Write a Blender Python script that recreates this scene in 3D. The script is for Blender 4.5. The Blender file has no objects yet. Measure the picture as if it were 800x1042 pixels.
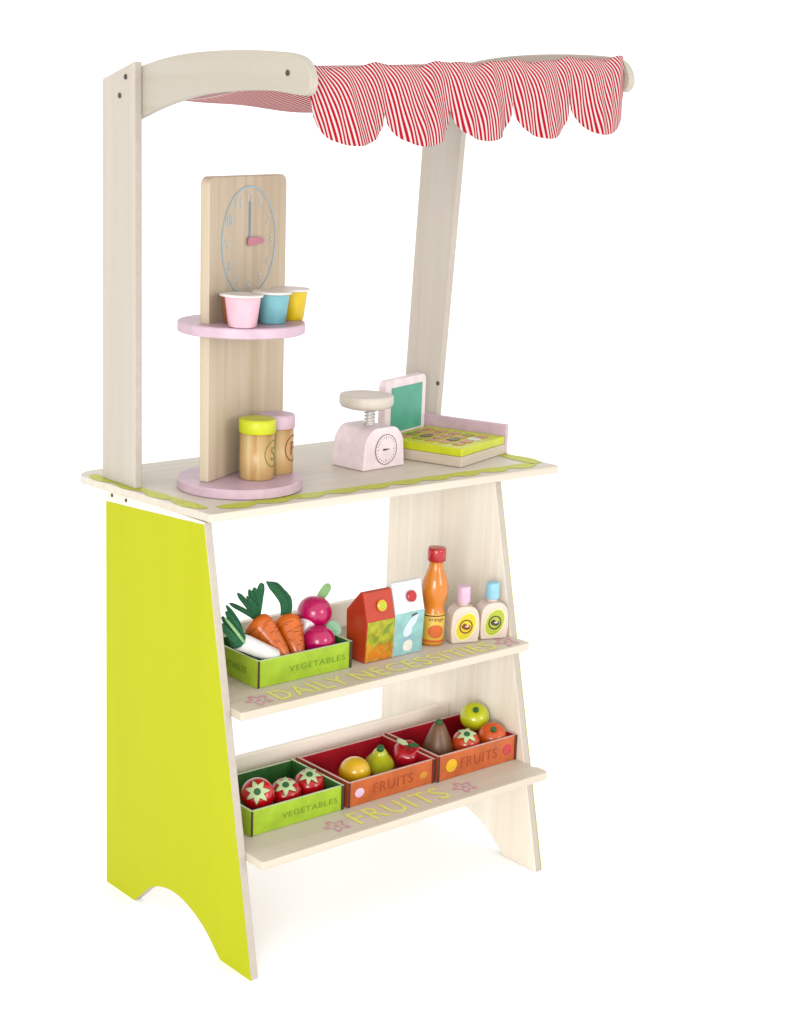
import bpy, bmesh, math, random
from mathutils import Vector, Matrix
random.seed(7)
S = bpy.context.scene
COL = S.collection
R = math.radians

# ------------------------------------------------------------------ camera
cam = bpy.data.cameras.new('camera')
cam.sensor_fit = 'HORIZONTAL'; cam.sensor_width = 36; cam.lens = 75.7665
cam.clip_start = 0.05; cam.clip_end = 200
co = bpy.data.objects.new('camera', cam); COL.objects.link(co)
co.matrix_world = Matrix(((0.761502, 0.118898, -0.637164, -0.920189),
                          (-0.647065, 0.196641, -0.736641, -1.545583),
                          (0.037707, 0.973240, 0.226677, 0.864977), (0, 0, 0, 1)))
S.camera = co
# ------------------------------------------------------------------ light: white studio
S.view_settings.view_transform = 'Standard'; S.view_settings.look = 'None'
S.view_settings.exposure = 0; S.view_settings.gamma = 1
w = bpy.data.worlds.new('World'); S.world = w; w.use_nodes = True
bg = w.node_tree.nodes['Background']; bg.inputs[0].default_value = (1, 1, 1, 1); bg.inputs[1].default_value = 1.4

def softbox(name, loc, target, size, power):
    l = bpy.data.lights.new(name, 'AREA'); l.shape = 'RECTANGLE'; l.size = size[0]; l.size_y = size[1]
    l.energy = power; l.color = (1, .99, .975)
    o = bpy.data.objects.new(name, l); COL.objects.link(o); o.location = loc
    o.rotation_euler = (Vector(target) - Vector(loc)).to_track_quat('-Z', 'Y').to_euler()
softbox('softbox', (-2.7, -2.9, 1.0), (.2, -.1, .45), (1.5, 1.5), 92)
softbox('softbox', (.75, -2.4, .95), (.2, -.1, .40), (.7, .7), 12)

# ------------------------------------------------------------------ materials
def lin(c):
    out = []
    for q in c:
        v = q / 255
        out.append(v / 12.92 if v <= .04045 else ((v + .055) / 1.055) ** 2.4)
    return out
MATS = {}
def new_mat(name):
    m = bpy.data.materials.new(name); m.use_nodes = True
    return m, m.node_tree, m.node_tree.nodes['Principled BSDF']
def N(nt, t, **kw):
    n = nt.nodes.new(t)
    for k, v in kw.items(): setattr(n, k, v)
    return n
KD = .57                                   # overall paint reflectance
def mul(c, f): return [min(1, x * f * KD) for x in c] + [1]
def wood(name, col, dark=None, axis=2, amt=.5, rough=.5, fine=1.0, k=1.0):
    """wood grain running along an object axis: stretched noise, faint pores, slight bump"""
    m, nt, b = new_mat(name); L = nt.links
    c = mul(lin(col), k); d = mul(lin(dark), k) if dark else [x * .86 for x in c[:3]] + [1]
    tc = N(nt, 'ShaderNodeTexCoord'); mp = N(nt, 'ShaderNodeMapping')
    sc = [90 * fine] * 3; sc[axis] = 3.2 * fine; mp.inputs['Scale'].default_value = sc
    L.new(tc.outputs['Object'], mp.inputs['Vector'])
    n1 = N(nt, 'ShaderNodeTexNoise'); n1.inputs['Scale'].default_value = 1; n1.inputs['Detail'].default_value = 5
    n1.inputs['Distortion'].default_value = .6
    L.new(mp.outputs[0], n1.inputs['Vector'])
    mp2 = N(nt, 'ShaderNodeMapping'); sc2 = [16 * fine] * 3; sc2[axis] = 1.6 * fine; mp2.inputs['Scale'].default_value = sc2
    L.new(tc.outputs['Object'], mp2.inputs['Vector'])
    n2 = N(nt, 'ShaderNodeTexNoise'); n2.inputs['Scale'].default_value = 1; n2.inputs['Detail'].default_value = 3
    L.new(mp2.outputs[0], n2.inputs['Vector'])
    add = N(nt, 'ShaderNodeMath', operation='ADD'); L.new(n1.outputs[0], add.inputs[0]); L.new(n2.outputs[0], add.inputs[1])
    mr = N(nt, 'ShaderNodeMapRange'); mr.inputs[1].default_value = .7; mr.inputs[2].default_value = 1.3
    mr.inputs[3].default_value = 0; mr.inputs[4].default_value = amt
    L.new(add.outputs[0], mr.inputs[0])
    mx = N(nt, 'ShaderNodeMix', data_type='RGBA'); mx.inputs[6].default_value = c; mx.inputs[7].default_value = d
    L.new(mr.outputs[0], mx.inputs[0]); L.new(mx.outputs[2], b.inputs['Base Color'])
    b.inputs['Roughness'].default_value = rough
    bp = N(nt, 'ShaderNodeBump'); bp.inputs['Strength'].default_value = .12; bp.inputs['Distance'].default_value = .0006
    L.new(n1.outputs[0], bp.inputs['Height']); L.new(bp.outputs[0], b.inputs['Normal'])
    MATS[name] = m; return m
def paint(name, col, rough=.4, var=.06, scale=60, k=1.2, coat=0.0, bump=.03):
    """painted wood / card: slight tone mottling and orange-peel bump"""
    m, nt, b = new_mat(name); L = nt.links
    c = mul(lin(col), k)
    tc = N(nt, 'ShaderNodeTexCoord'); n1 = N(nt, 'ShaderNodeTexNoise'); n1.inputs['Scale'].default_value = scale; n1.inputs['Detail'].default_value = 4
    L.new(tc.outputs['Object'], n1.inputs['Vector'])
    mr = N(nt, 'ShaderNodeMapRange'); mr.inputs[1].default_value = .35; mr.inputs[2].default_value = .65
    L.new(n1.outputs[0], mr.inputs[0])
    mx = N(nt, 'ShaderNodeMix', data_type='RGBA'); mx.inputs[6].default_value = c; mx.inputs[7].default_value = [x * (1 - 2 * var) for x in c[:3]] + [1]
    L.new(mr.outputs[0], mx.inputs[0]); L.new(mx.outputs[2], b.inputs['Base Color'])
    b.inputs['Roughness'].default_value = rough; b.inputs['Coat Weight'].default_value = coat; b.inputs['Coat Roughness'].default_value = .03; b.inputs['Specular IOR Level'].default_value = .35
    bp = N(nt, 'ShaderNodeBump'); bp.inputs['Strength'].default_value = bump; bp.inputs['Distance'].default_value = .0005
    L.new(n1.outputs[0], bp.inputs['Height']); L.new(bp.outputs[0], b.inputs['Normal'])
    MATS[name] = m; return m
def stripes(name, period=.0056, slant=0):
    m, nt, b = new_mat(name); L = nt.links
    uv = N(nt, 'ShaderNodeUVMap'); sp = N(nt, 'ShaderNodeSeparateXYZ'); L.new(uv.outputs[0], sp.inputs[0])
    a = N(nt, 'ShaderNodeMath', operation='MULTIPLY_ADD'); L.new(sp.outputs[1], a.inputs[0]); a.inputs[1].default_value = slant; L.new(sp.outputs[0], a.inputs[2])
    dv = N(nt, 'ShaderNodeMath', operation='DIVIDE'); L.new(a.outputs[0], dv.inputs[0]); dv.inputs[1].default_value = period
    fr = N(nt, 'ShaderNodeMath', operation='PINGPONG'); L.new(dv.outputs[0], fr.inputs[0]); fr.inputs[1].default_value = .5
    mr = N(nt, 'ShaderNodeMapRange'); mr.inputs[1].default_value = .18; mr.inputs[2].default_value = .25
    L.new(fr.outputs[0], mr.inputs[0])
    mx = N(nt, 'ShaderNodeMix', data_type='RGBA'); mx.inputs[6].default_value = mul(lin((228, 220, 216)), 1); mx.inputs[7].default_value = mul(lin((190, 14, 40)), 1)
    L.new(mr.outputs[0], mx.inputs[0]); L.new(mx.outputs[2], b.inputs['Base Color'])
    b.inputs['Roughness'].default_value = .9; b.inputs['Specular IOR Level'].default_value = .1
    wv = N(nt, 'ShaderNodeTexNoise'); wv.inputs['Scale'].default_value = 900
    L.new(uv.outputs[0], wv.inputs['Vector'])
    bp = N(nt, 'ShaderNodeBump'); bp.inputs['Strength'].default_value = .25; bp.inputs['Distance'].default_value = .0004
    L.new(wv.outputs[0], bp.inputs['Height']); L.new(bp.outputs[0], b.inputs['Normal'])
    MATS[name] = m; return m

wood('birch', (255, 248, 234), (238, 222, 198), 2, .8, k=1.30); wood('birch_post', (222, 213, 200), (209, 196, 176), 2, .7)             # posts, panels: grain upright; panel colour lightened to stand in for light
wood('birch_depth', (212, 204, 189), (199, 188, 168), 1, .7)       # arms: grain front to back
wood('birch_wide', (246, 237, 221), (227, 213, 190), 0, .75); wood('birch_shelf', (243, 231, 211), (226, 210, 185), 0, .75); wood('birch_back', (255, 246, 234), (240, 228, 212), 0, .7, k=1.58)       # tabletop, shelves; back boards' colour raised in place of missing light
wood('birch_edge', (214, 203, 190), (200, 187, 172), 1, .7, fine=2)
wood('birch_tower', (230, 213, 188), (204, 180, 144), 2, .85)
wood('pine_can', (240, 212, 154), (196, 143, 72), 2, 1.0, fine=2.2, rough=.35)
wood('lime_panel', (211, 216, 6), (202, 206, 4), 2, .4, rough=.45); MATS['lime_panel'].node_tree.nodes['Principled BSDF'].inputs['Specular IOR Level'].default_value = .12
wood('birch_pan', (236, 226, 213), (222, 208, 190), 0, .6, fine=2)
wood('beech', (234, 219, 198), (214, 195, 166), 0, .6, fine=2)
wood('carved_brown', (138, 100, 64), (110, 74, 44), 2, .8, fine=2, rough=.4)
paint('lime', (211, 218, 34), .38); paint('lime_print', (206, 212, 60), .5, .10, 200); paint('lime_letter', (248, 244, 128), .7, .05, 260)
paint('pink_letter', (240, 168, 192), .55, .12, 260)
paint('pink', (218, 188, 201), .42); paint('pale_pink', (250, 232, 234), .42); paint('cup_pink', (240, 190, 203), .35); paint('cup_blue', (125, 187, 196), .35)
paint('cup_yellow', (230, 195, 28), .35); paint('cup_brown', (154, 95, 60), .35); paint('lid_white', (242, 238, 230), .4)
paint('screen_green', (79, 175, 146), .35); paint('screw', (111, 106, 98), .35, .2); MATS['screw'].node_tree.nodes['Principled BSDF'].inputs['Metallic'].default_value = .8
paint('steel', (244, 240, 236), .3); MATS['steel'].node_tree.nodes['Principled BSDF'].inputs['Metallic'].default_value = .5
paint('clock_blue', (169, 198, 210), .5); paint('clock_pale', (203, 211, 208), .5); paint('hand_blue', (127, 163, 188), .4); paint('hand_pink', (206, 127, 146), .4)
paint('ink', (74, 74, 80), .5); paint('ink_brown', (138, 74, 56), .5); paint('ink_green', (126, 138, 30), .5)
paint('key_tan', (201, 154, 108), .45); paint('key_dark', (122, 107, 74), .45); paint('key_white', (232, 228, 218), .45); paint('key_olive', (165, 160, 60), .45)
paint('veg_green', (170, 203, 46), .4, .10, 50); paint('veg_inside', (62, 125, 56), .5, .15, 50); paint('veg_edge', (207, 224, 176), .5); paint('veg_ink', (118, 160, 36), .5)
paint('burnt', (74, 52, 32), .7, .2); paint('fruit_orange', (208, 104, 50), .4, .12, 50); paint('fruit_inside', (192, 18, 38), .5, .12, 50)
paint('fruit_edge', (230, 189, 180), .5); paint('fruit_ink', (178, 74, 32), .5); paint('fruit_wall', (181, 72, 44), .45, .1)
G = dict(rough=.24, coat=.5)
paint('tomato', (204, 8, 20), **G); paint('tomato_orange', (216, 72, 28), **G); paint('carrot', (222, 106, 20), .3, .08, 40, coat=.3); paint('carrot_line', (168, 68, 12), .5)
paint('radish', (192, 0, 92), **G); paint('radish_white', (239, 227, 230), .3, coat=.3); paint('lemon', (239, 190, 28), **G); paint('pear', (191, 196, 36), **G)
paint('apple_red', (190, 16, 36), **G); paint('apple_green', (208, 212, 30), **G); paint('orange_fruit', (221, 90, 24), .3, .08, 200, coat=.4, bump=.15)
paint('calyx', (202, 223, 168), .7); paint('stem_green', (47, 106, 56), .6); paint('felt_green', (44, 107, 69), .95, .15, 400); paint('felt_light', (156, 201, 138), .95, .12, 400)
paint('felt_mint', (169, 221, 180), .95, .12, 400); paint('leek_white', (240, 238, 234), .35, coat=.3)
paint('juice_red', (194, 58, 26), .35, .05, coat=.3); paint('juice_lime', (189, 190, 38), .4, .25, 90); paint('juice_orange', (224, 160, 36), .4, .25, 90); paint('juice_leaf', (127, 154, 34), .4)
paint('milk_white', (240, 242, 244), .35, coat=.3); paint('milk_teal', (156, 208, 204), .4, .12, 60); paint('milk_splash', (220, 232, 242), .4, .05); paint('milk_blue', (159, 191, 224), .4)
paint('cap_red', (192, 26, 36), .28, coat=.5); paint('sauce', (224, 130, 15), .25, coat=.6); paint('sauce_label', (232, 194, 74), .4); paint('sauce_band', (221, 106, 42), .4)
paint('soap_wood', (232, 212, 196), .4, .05, 30, coat=.2); paint('soap_pink', (236, 198, 222), .35); paint('soap_blue', (158, 214, 234), .35); paint('label_pale', (240, 236, 184), .4)
paint('label_yellow', (230, 212, 39), .4); paint('label_green', (183, 198, 58), .4); paint('emblem_brown', (138, 60, 44), .4); paint('emblem_dark', (76, 64, 56), .4); paint('emblem_pale', (232, 210, 200), .4)
paint('floor_white', (255, 255, 255), .7, .002, 3, bump=0, k=1.74)
paint('fruit_print_gold', (222, 150, 60), .5, .1)
stripes('awning_stripe', .0043)

# ------------------------------------------------------------------ helpers
def empty(name, loc, label, cat, group=None, rz=0):
    o = bpy.data.objects.new(name, None); COL.objects.link(o); o.location = loc; o.rotation_euler = (0, 0, rz)
    o.empty_display_size = .02
    o['label'] = label; o['category'] = cat
    if group: o['group'] = group
    return o
def obj(name, bm, mats, parent=None, bevel=0, smooth=False, solid=0, loc=None, matrix=None, segs=2):
    me = bpy.data.meshes.new(name)
    bmesh.ops.recalc_face_normals(bm, faces=bm.faces[:])
    bm.to_mesh(me); bm.free()
    for m in ([mats] if isinstance(mats, str) else mats): me.materials.append(MATS[m])
    o = bpy.data.objects.new(name, me); COL.objects.link(o)
    if smooth:
        for p in me.polygons: p.use_smooth = True
    if solid:
        s = o.modifiers.new('s', 'SOLIDIFY'); s.thickness = solid; s.offset = 0
    if bevel:
        b = o.modifiers.new('b', 'BEVEL'); b.width = bevel; b.segments = segs; b.limit_method = 'ANGLE'; b.angle_limit = R(40)
        b.harden_normals = False
    if parent: o.parent = parent
    if loc is not None: o.location = loc
    if matrix is not None: o.matrix_local = matrix
    return o
def BM(): return bmesh.new()
def box(bm, x0, x1, y0, y1, z0, z1, mi=0, faces=None, M=None):
    """faces: dict of '+x','-x','+y','-y','+z','-z' -> material index"""
    v = [bm.verts.new((x, y, z)) for x in (x0, x1) for y in (y0, y1) for z in (z0, z1)]
    if M is not None:
        for q in v: q.co = M @ q.co
    F = {'-x': (0, 1, 3, 2), '+x': (4, 6, 7, 5), '-y': (0, 4, 5, 1), '+y': (2, 3, 7, 6), '-z': (0, 2, 6, 4), '+z': (1, 5, 7, 3)}
    for k, ix in F.items():
        f = bm.faces.new([v[i] for i in ix]); f.material_index = (faces or {}).get(k, mi)
def prism(bm, pts, axis, a, b, mi=0, cap0=None, cap1=None):
    """extrude a 2-D outline along an axis; pts are the other two coordinates in xyz order"""
    def P(p, t):
        return {'x': (t, p[0], p[1]), 'y': (p[0], t, p[1]), 'z': (p[0], p[1], t)}[axis]
    A = [bm.verts.new(P(p, a)) for p in pts]; B = [bm.verts.new(P(p, b)) for p in pts]
    n = len(pts)
    f = bm.faces.new(A); f.material_index = mi if cap0 is None else cap0
    f = bm.faces.new(B[::-1]); f.material_index = mi if cap1 is None else cap1
    for i in range(n):
        f = bm.faces.new((A[i], A[(i + 1) % n], B[(i + 1) % n], B[i])); f.material_index = mi
def lathe(bm, prof, seg=40, mi=0, sy=1.0, M=None):
    rings = []
    for r, z in prof:
        if r < 1e-6: rings.append([bm.verts.new((0, 0, z))])
        else: rings.append([bm.verts.new((r * math.cos(2 * math.pi * i / seg), sy * r * math.sin(2 * math.pi * i / seg), z)) for i in range(seg)])
    if M is not None:
        for rg in rings:
            for q in rg: q.co = M @ q.co
    for a, b in zip(rings, rings[1:]):
        for i in range(seg):
            j = (i + 1) % seg
            if len(a) == 1 and len(b) == 1: continue
            if len(a) == 1: f = bm.faces.new((a[0], b[i], b[j]))
            elif len(b) == 1: f = bm.faces.new((a[i], b[0], a[j]))
            else: f = bm.faces.new((a[i], a[j], b[j], b[i]))
            f.material_index = mi
def catmull(pts, n=8, closed=False):
    out = []; m = len(pts)
    for i in range(m if closed else m - 1):
        P = [Vector(pts[(i + k - 1) % m]) if closed else Vector(pts[max(0, min(m - 1, i + k - 1))]) for k in range(4)]
        for s in range(n):
            t = s / n
            out.append(.5 * ((2 * P[1]) + (-P[0] + P[2]) * t + (2 * P[0] - 5 * P[1] + 4 * P[2] - P[3]) * t * t + (-P[0] + 3 * P[1] - 3 * P[2] + P[3]) * t ** 3))
    if not closed: out.append(Vector(pts[-1]))
    return out
def tube(bm, path, rad, seg=12, mi=0):
    path = [Vector(p) for p in path]; rings = []
    for i, p in enumerate(path):
        t = (path[min(i + 1, len(path) - 1)] - path[max(i - 1, 0)]).normalized()
        up = Vector((0, 0, 1)) if abs(t.z) < .95 else Vector((1, 0, 0))
        a = t.cross(up).normalized(); b = t.cross(a)
        r = rad[i] if hasattr(rad, '__len__') else rad
        rings.append([bm.verts.new(p + a * r * math.cos(2 * math.pi * k / seg) + b * r * math.sin(2 * math.pi * k / seg)) for k in range(seg)])
    for A, B in zip(rings, rings[1:]):
        for k in range(seg):
            bm.faces.new((A[k], A[(k + 1) % seg], B[(k + 1) % seg], B[k])).material_index = mi
    bm.faces.new(rings[0]).material_index = mi; bm.faces.new(rings[-1][::-1]).material_index = mi
def frame(o, x, y):
    """matrix with given origin, x axis and y axis (z = normal)"""
    x = Vector(x).normalized(); y = Vector(y); y = (y - x * y.dot(x)).normalized(); z = x.cross(y)
    return Matrix(((x.x, y.x, z.x, o[0]), (x.y, y.y, z.y, o[1]), (x.z, y.z, z.z, o[2]), (0, 0, 0, 1)))
def aim(o, zdir, roll=0):
    q = Vector(zdir).normalized().to_track_quat('Z', 'Y')
    return Matrix.Translation(Vector(o)) @ q.to_matrix().to_4x4() @ Matrix.Rotation(roll, 4, 'Z')
def text(name, s, mat, parent, M, w_, h_, thick=.0003, wrap=None, space=1.0, bold=0):
    """lettering fitted into a w x h rectangle centred on M's origin; wrap = radius of the cylinder it goes round"""
    cu = bpy.data.curves.new('t', 'FONT'); cu.body = s; cu.size = 1; cu.space_character = space; cu.resolution_u = 3; cu.offset = bold
    to = bpy.data.objects.new('t', cu); COL.objects.link(to)
    bpy.context.view_layer.update()
    me = bpy.data.meshes.new_from_object(to.evaluated_get(bpy.context.evaluated_depsgraph_get()))
    bpy.data.objects.remove(to)
    bm = BM(); bm.from_mesh(me); bpy.data.meshes.remove(me)
    xs = [v.co.x for v in bm.verts]; ys = [v.co.y for v in bm.verts]
    x0, x1, y0, y1 = min(xs), max(xs), min(ys), max(ys)
    for v in bm.verts:
        v.co.x = ((v.co.x - x0) / (x1 - x0) - .5) * w_; v.co.y = ((v.co.y - y0) / (y1 - y0) - .5) * h_; v.co.z = 0
    bmesh.ops.triangulate(bm, faces=bm.faces[:])
    if bold:                                     # heavier strokes: shifted layers, each a hair above the last
        base = bm.faces[:]
        for n_, (dx, dy) in enumerate(((bold, bold * .5),)):
            d = bmesh.ops.duplicate(bm, geom=base)
            for e in d['geom']:
                if isinstance(e, bmesh.types.BMVert): e.co += Vector((dx, dy, .00012 * (n_ + 1)))
    if thick:
        r = bmesh.ops.extrude_face_region(bm, geom=bm.faces[:])
        for e in r['geom']:
            if isinstance(e, bmesh.types.BMVert): e.co.z += thick
    if wrap:
        for v in bm.verts:
            a = v.co.x / wrap; rr = wrap + v.co.z
            v.co.x = rr * math.sin(a); v.co.z = rr * math.cos(a) - wrap
    return obj(name, bm, mat, parent, matrix=M)
def disc_pts(rx, ry, n=36, a0=0): return [(rx * math.cos(a0 + 2 * math.pi * i / n), ry * math.sin(a0 + 2 * math.pi * i / n)) for i in range(n)]
def ring(bm, rx, ry, wd, t=.0003, n=48, mi=0):
    o = disc_pts(rx, ry, n); i_ = disc_pts(rx - wd, ry - wd, n)
    V = [[bm.verts.new((p[0], p[1], z)) for p in q] for q, z in ((o, 0), (i_, 0), (o, t), (i_, t))]
    for k in range(n):
        j = (k + 1) % n
        for a, b in ((V[2], V[3]), (V[0], V[2]), (V[3], V[1]), (V[1], V[0])):
            bm.faces.new((a[k], a[j], b[j], b[k])).material_index = mi
def bend(bm, r):
    for v in bm.verts:
        a = v.co.x / r; rr = r + v.co.z
        v.co.x = rr * math.sin(a); v.co.z = rr * math.cos(a) - r
def flat_disc(name, mat, parent, M, rx, ry, t=.0004, wrap=None):
    bm = BM()
    if wrap:
        n, k = 10, 36
        rows = [[bm.verts.new((rx * q / n * math.cos(2 * math.pi * i / k), ry * q / n * math.sin(2 * math.pi * i / k), t)) for i in range(k)] for q in range(1, n + 1)]
        c = bm.verts.new((0, 0, t))
        for i in range(k): bm.faces.new((c, rows[0][i], rows[0][(i + 1) % k]))
        for a, b in zip(rows, rows[1:]):
            for i in range(k): bm.faces.new((a[i], b[i], b[(i + 1) % k], a[(i + 1) % k]))
        bend(bm, wrap)
    else: prism(bm, disc_pts(rx, ry), 'z', 0, t)
    return obj(name, bm, mat, parent, matrix=M)

# ------------------------------------------------------------------ setting
bm = BM(); bm.faces.new([bm.verts.new((p[0] + .2, p[1], 0)) for p in disc_pts(60, 60, 64)])
fl = obj('floor', bm, 'floor_white'); fl['kind'] = 'structure'

# ------------------------------------------------------------------ the stall
W = .434; T = .0093; ZT = .468; ZTOP = .477
stall = empty('market_stall', (.2, -.12, 0), 'tall wooden toy market stall with lime side, two shelves and a red striped awning', 'toy stall')
O = Vector((.2, -.12, 0)); OI = Matrix.Translation(-O)
def part(name, bm, mats, parent=None, **kw):
    """bm is in world coordinates; the part keeps the stall's origin"""
    bmesh.ops.transform(bm, matrix=OI, verts=bm.verts[:])
    return obj(name, bm, mats, parent or stall, **kw)
def wm(M): return OI @ M      # world matrix -> matrix under the stall

def panel_outline():
    arch = catmull([(-.060, 0), (-.074, .012), (-.092, .0275), (-.112, .0375), (-.135, .0420), (-.155, .0412), (-.178, .0350), (-.200, .0245), (-.216, .0125), (-.2275, .003), (-.232, 0)], 5)
    return [(0, ZT), (0, 0)] + [tuple(p) for p in arch] + [(-.2868, 0), (-.1905, ZT)]
SP = {}
def right_outline():
    o = [(.018, ZT), (.018, 0)] + [(y + .010, z) for y, z in panel_outline()[2:-2]]
    return o + [(-.2785, 0), (-.1715, ZT)]
for x0, x1, out in ((0, T, '-'), (W - T, W, '+')):
    OUTL = panel_outline() if out == '-' else right_outline()
    bm = BM(); prism(bm, OUTL, 'x', x0, x1, 1, 0, 0)
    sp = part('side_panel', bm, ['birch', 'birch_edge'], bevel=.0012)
    if out == '-': sp['label'] = 'lime painted side panel'
    # lime paint on the outer face, a raw margin left at the edges
    xs = (-.0006, 0) if out == '-' else (W, W + .0006)
    o2 = OUTL
    def inset(y, z):
        if z >= ZT: return (y, ZT - (.0155 if y > -.1 else .0025))
        return (y, z)
    bm = BM(); prism(bm, [inset(y, z) for y, z in o2], 'x', xs[0], xs[1])
    part('paint_face', bm, 'lime_panel', sp)
    for sy in (-.012, -.041):
        bm = BM(); lathe(bm, [(0, -.0004), (.0021, -.0004), (.0021, .0007), (.0012, .0007), (.0009, .0002), (0, .0002)], 16)
        part_m = aim((0 if out == '-' else W, sy, ZT - .0065), (-1, 0, 0) if out == '-' else (1, 0, 0))
        obj('screw', bm, 'screw', sp, matrix=wm(part_m))

# tabletop with rounded back corners
def rnd(pts, rads, n=6):
    out = []
    for i, p in enumerate(pts):
        p = Vector(p); r = rads[i]
        if r == 0: out.append(tuple(p)); continue
        a = (Vector(pts[i - 1]) - p).normalized(); b = (Vector(pts[(i + 1) % len(pts)]) - p).normalized()
        half = a.angle(b) / 2; d = r / math.tan(half)
        c = p + (a + b).normalized() * (r / math.sin(half)); s = p + a * d - c; e = p + b * d - c
        for k in range(n + 1):
            v = s.lerp(e, k / n); out.append(tuple(c + v.normalized() * r))
    return out
tab = rnd([(.0027, -.1975), (.503, -.2035), (.497, .060), (-.016, .052)], [.004, .006, .02, .028])
bm = BM(); prism(bm, tab, 'z', ZT, ZTOP)
top = part('tabletop', bm, 'birch_wide', bevel=.0012)
# printed lime band of scallops along the front and the two ends
bm = BM()
def scallops(p, q, count, wmax, wmin, side):
    p = Vector(p); q = Vector(q); d = (q - p) / count; nrm = Vector((-d.y, d.x)).normalized() * side
    for i in range(count):
        a = p + d * i; outer = []; inner = []
        for k in range(13):
            t = k / 12; c = a + d * t
            outer.append(c + nrm * (wmin * .5 + (wmax - wmin) * math.sin(math.pi * t) * .85)); inner.append(c - nrm * (wmin * .5 + .10 * wmax * math.sin(math.pi * t)))
        V = [[bm.verts.new((v.x, v.y, ZTOP + .0004)) for v in s] for s in (outer, inner)]
        for k in range(12): bm.faces.new((V[0][k], V[0][k + 1], V[1][k + 1], V[1][k]))
scallops((.028, -.175), (.482, -.179), 10, .022, .011, -1)
scallops((.488, -.180), (.484, .036), 4, .026, .016, -1)
scallops((-.001, .028), (.013, -.172), 4, .020, .010, -1)
part('scalloped_border', bm, 'lime_print', top)

# shelves with their back boards, lettering and flowers
def flower(x, y, z, par, s=.013):
    bm = BM()
    def st(k): return [(x + q * math.cos(a), y + q * math.sin(a)) for a, q in ((2 * math.pi * i / 40 + .5, s * k * (.74 + .26 * math.cos(5 * 2 * math.pi * i / 40))) for i in range(40))]
    V = [[bm.verts.new((p[0], p[1], z + .0004)) for p in st(k)] for k in (1.0, .72)]
    for i in range(40): bm.faces.new((V[0][i], V[0][(i + 1) % 40], V[1][(i + 1) % 40], V[1][i]))
    bm.faces.new([bm.verts.new((x + u, y + v, z + .0004)) for u, v in disc_pts(s * .20, s * .20, 12)])
    part('printed_star', bm, 'pink_letter', par)
for zt, yf, yb, bz, words, fl_x in ((.279, -.248, -.070, .3085, (('DAILY', .066, .162, -.239, -.212), ('NECESSITIES', .175, .382, -.238, -.212)), (.047, .405)),
                                    (.1306, -.2895, -.112, .1655, (('FRUITS', .151, .284, -.275, -.244),), (.127, .314))):
    bm = BM(); prism(bm, rnd([(.0093, yf), (.4285, yf + .0035), (.4285, yf + .022), (W - T, yf + .026), (W - T, yb), (.0093, yb)], [.003, .006, .002, 0, 0, 0], 4), 'z', zt - .0093, zt)
    sh = part('shelf', bm, 'birch_shelf', bevel=.0012)
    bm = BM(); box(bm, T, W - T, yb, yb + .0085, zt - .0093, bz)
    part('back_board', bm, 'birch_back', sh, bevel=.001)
    for s, xa, xb, ya, yb2 in words:
        text('lettering', s, 'lime_letter', sh, wm(frame(((xa + xb) / 2, (ya + yb2) / 2, zt + .0003), (1, 0, 0), (0, 1, 0))), xb - xa, yb2 - ya, 0, space=1.15, bold=.0008)
    for fx in fl_x: flower(fx, -.226 if zt > .2 else -.262, zt, sh, .016)

# posts and arms
def screw_on(par, p, d):
    bm = BM(); lathe(bm, [(0, -.0004), (.0028, -.0004), (.0028, .0008), (.0016, .0008), (.0012, .0001), (0, .0001)], 16)
    obj('screw', bm, 'screw', par, matrix=wm(aim(p, d)))
bm = BM(); prism(bm, [(.0091, ZTOP + .0003), (-.0585, ZTOP + .0003), (-.0555, .9197), (.0073, .9022)], 'x', 0, T, 1, 0, 0)
po = part('post', bm, ['birch_post', 'birch_edge'], bevel=.0012)
for p in ((0, -.0392, .9043), (0, -.0277, .8857)): screw_on(po, p, (-1, 0, 0))
DY, DZ = .028, .0215; XP = .4725                  # the right post stands at the table's back corner
bm = BM(); prism(bm, [(.0550, ZTOP + .0003), (-.0090, ZTOP + .0003), (-.0395, .9440), (.0320, .929)], 'x', XP, XP + T, 1, 0, 0)
po = part('post', bm, ['birch_post', 'birch_edge'], bevel=.0012)
for p in ((XP, -.0125, .552), (XP, -.020, .915)): screw_on(po, p, (-1, 0, 0))
arm = [(-.004, .900)] + [tuple(p) for p in catmull([(-.0567, .9166), (-.097, .9232), (-.139, .9275), (-.186, .9295), (-.233, .9297), (-.275, .9285), (-.304, .9263), (-.322, .9218), (-.3325, .9115), (-.3356, .8995), (-.330, .8905), (-.318, .8895), (-.2806, .8928), (-.2341, .8930), (-.185, .8905), (-.145, .8862), (-.108, .8796), (-.075, .8718), (-.0533, .8655)], 4)] + [(-.004, .853)]
for x0, dy, dz in ((T + .0002, 0, 0), (XP - T - .0002, DY, DZ)):
    bm = BM(); prism(bm, [(y + dy, z + dz) for y, z in arm], 'x', x0, x0 + T)
    ar = part('arm', bm, 'birch_depth', bevel=.0012)
    screw_on(ar, ((x0 if x0 < .2 else x0 + T), -.3017 + dy, .9089 + dz), (-1 if x0 < .2 else 1, 0, 0))
for a, b in (((2 * T, -.3017, .9089), (XP - T, -.3017 + DY, .9089 + DZ)), ((2 * T, -.030, .8870), (XP - T, -.012, .908))):
    bm = BM(); tube(bm, [a, Vector(a).lerp(Vector(b), .5), b], .0055, 16)
    part('cross_rod', bm, 'birch_wide', smooth=True)

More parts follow.
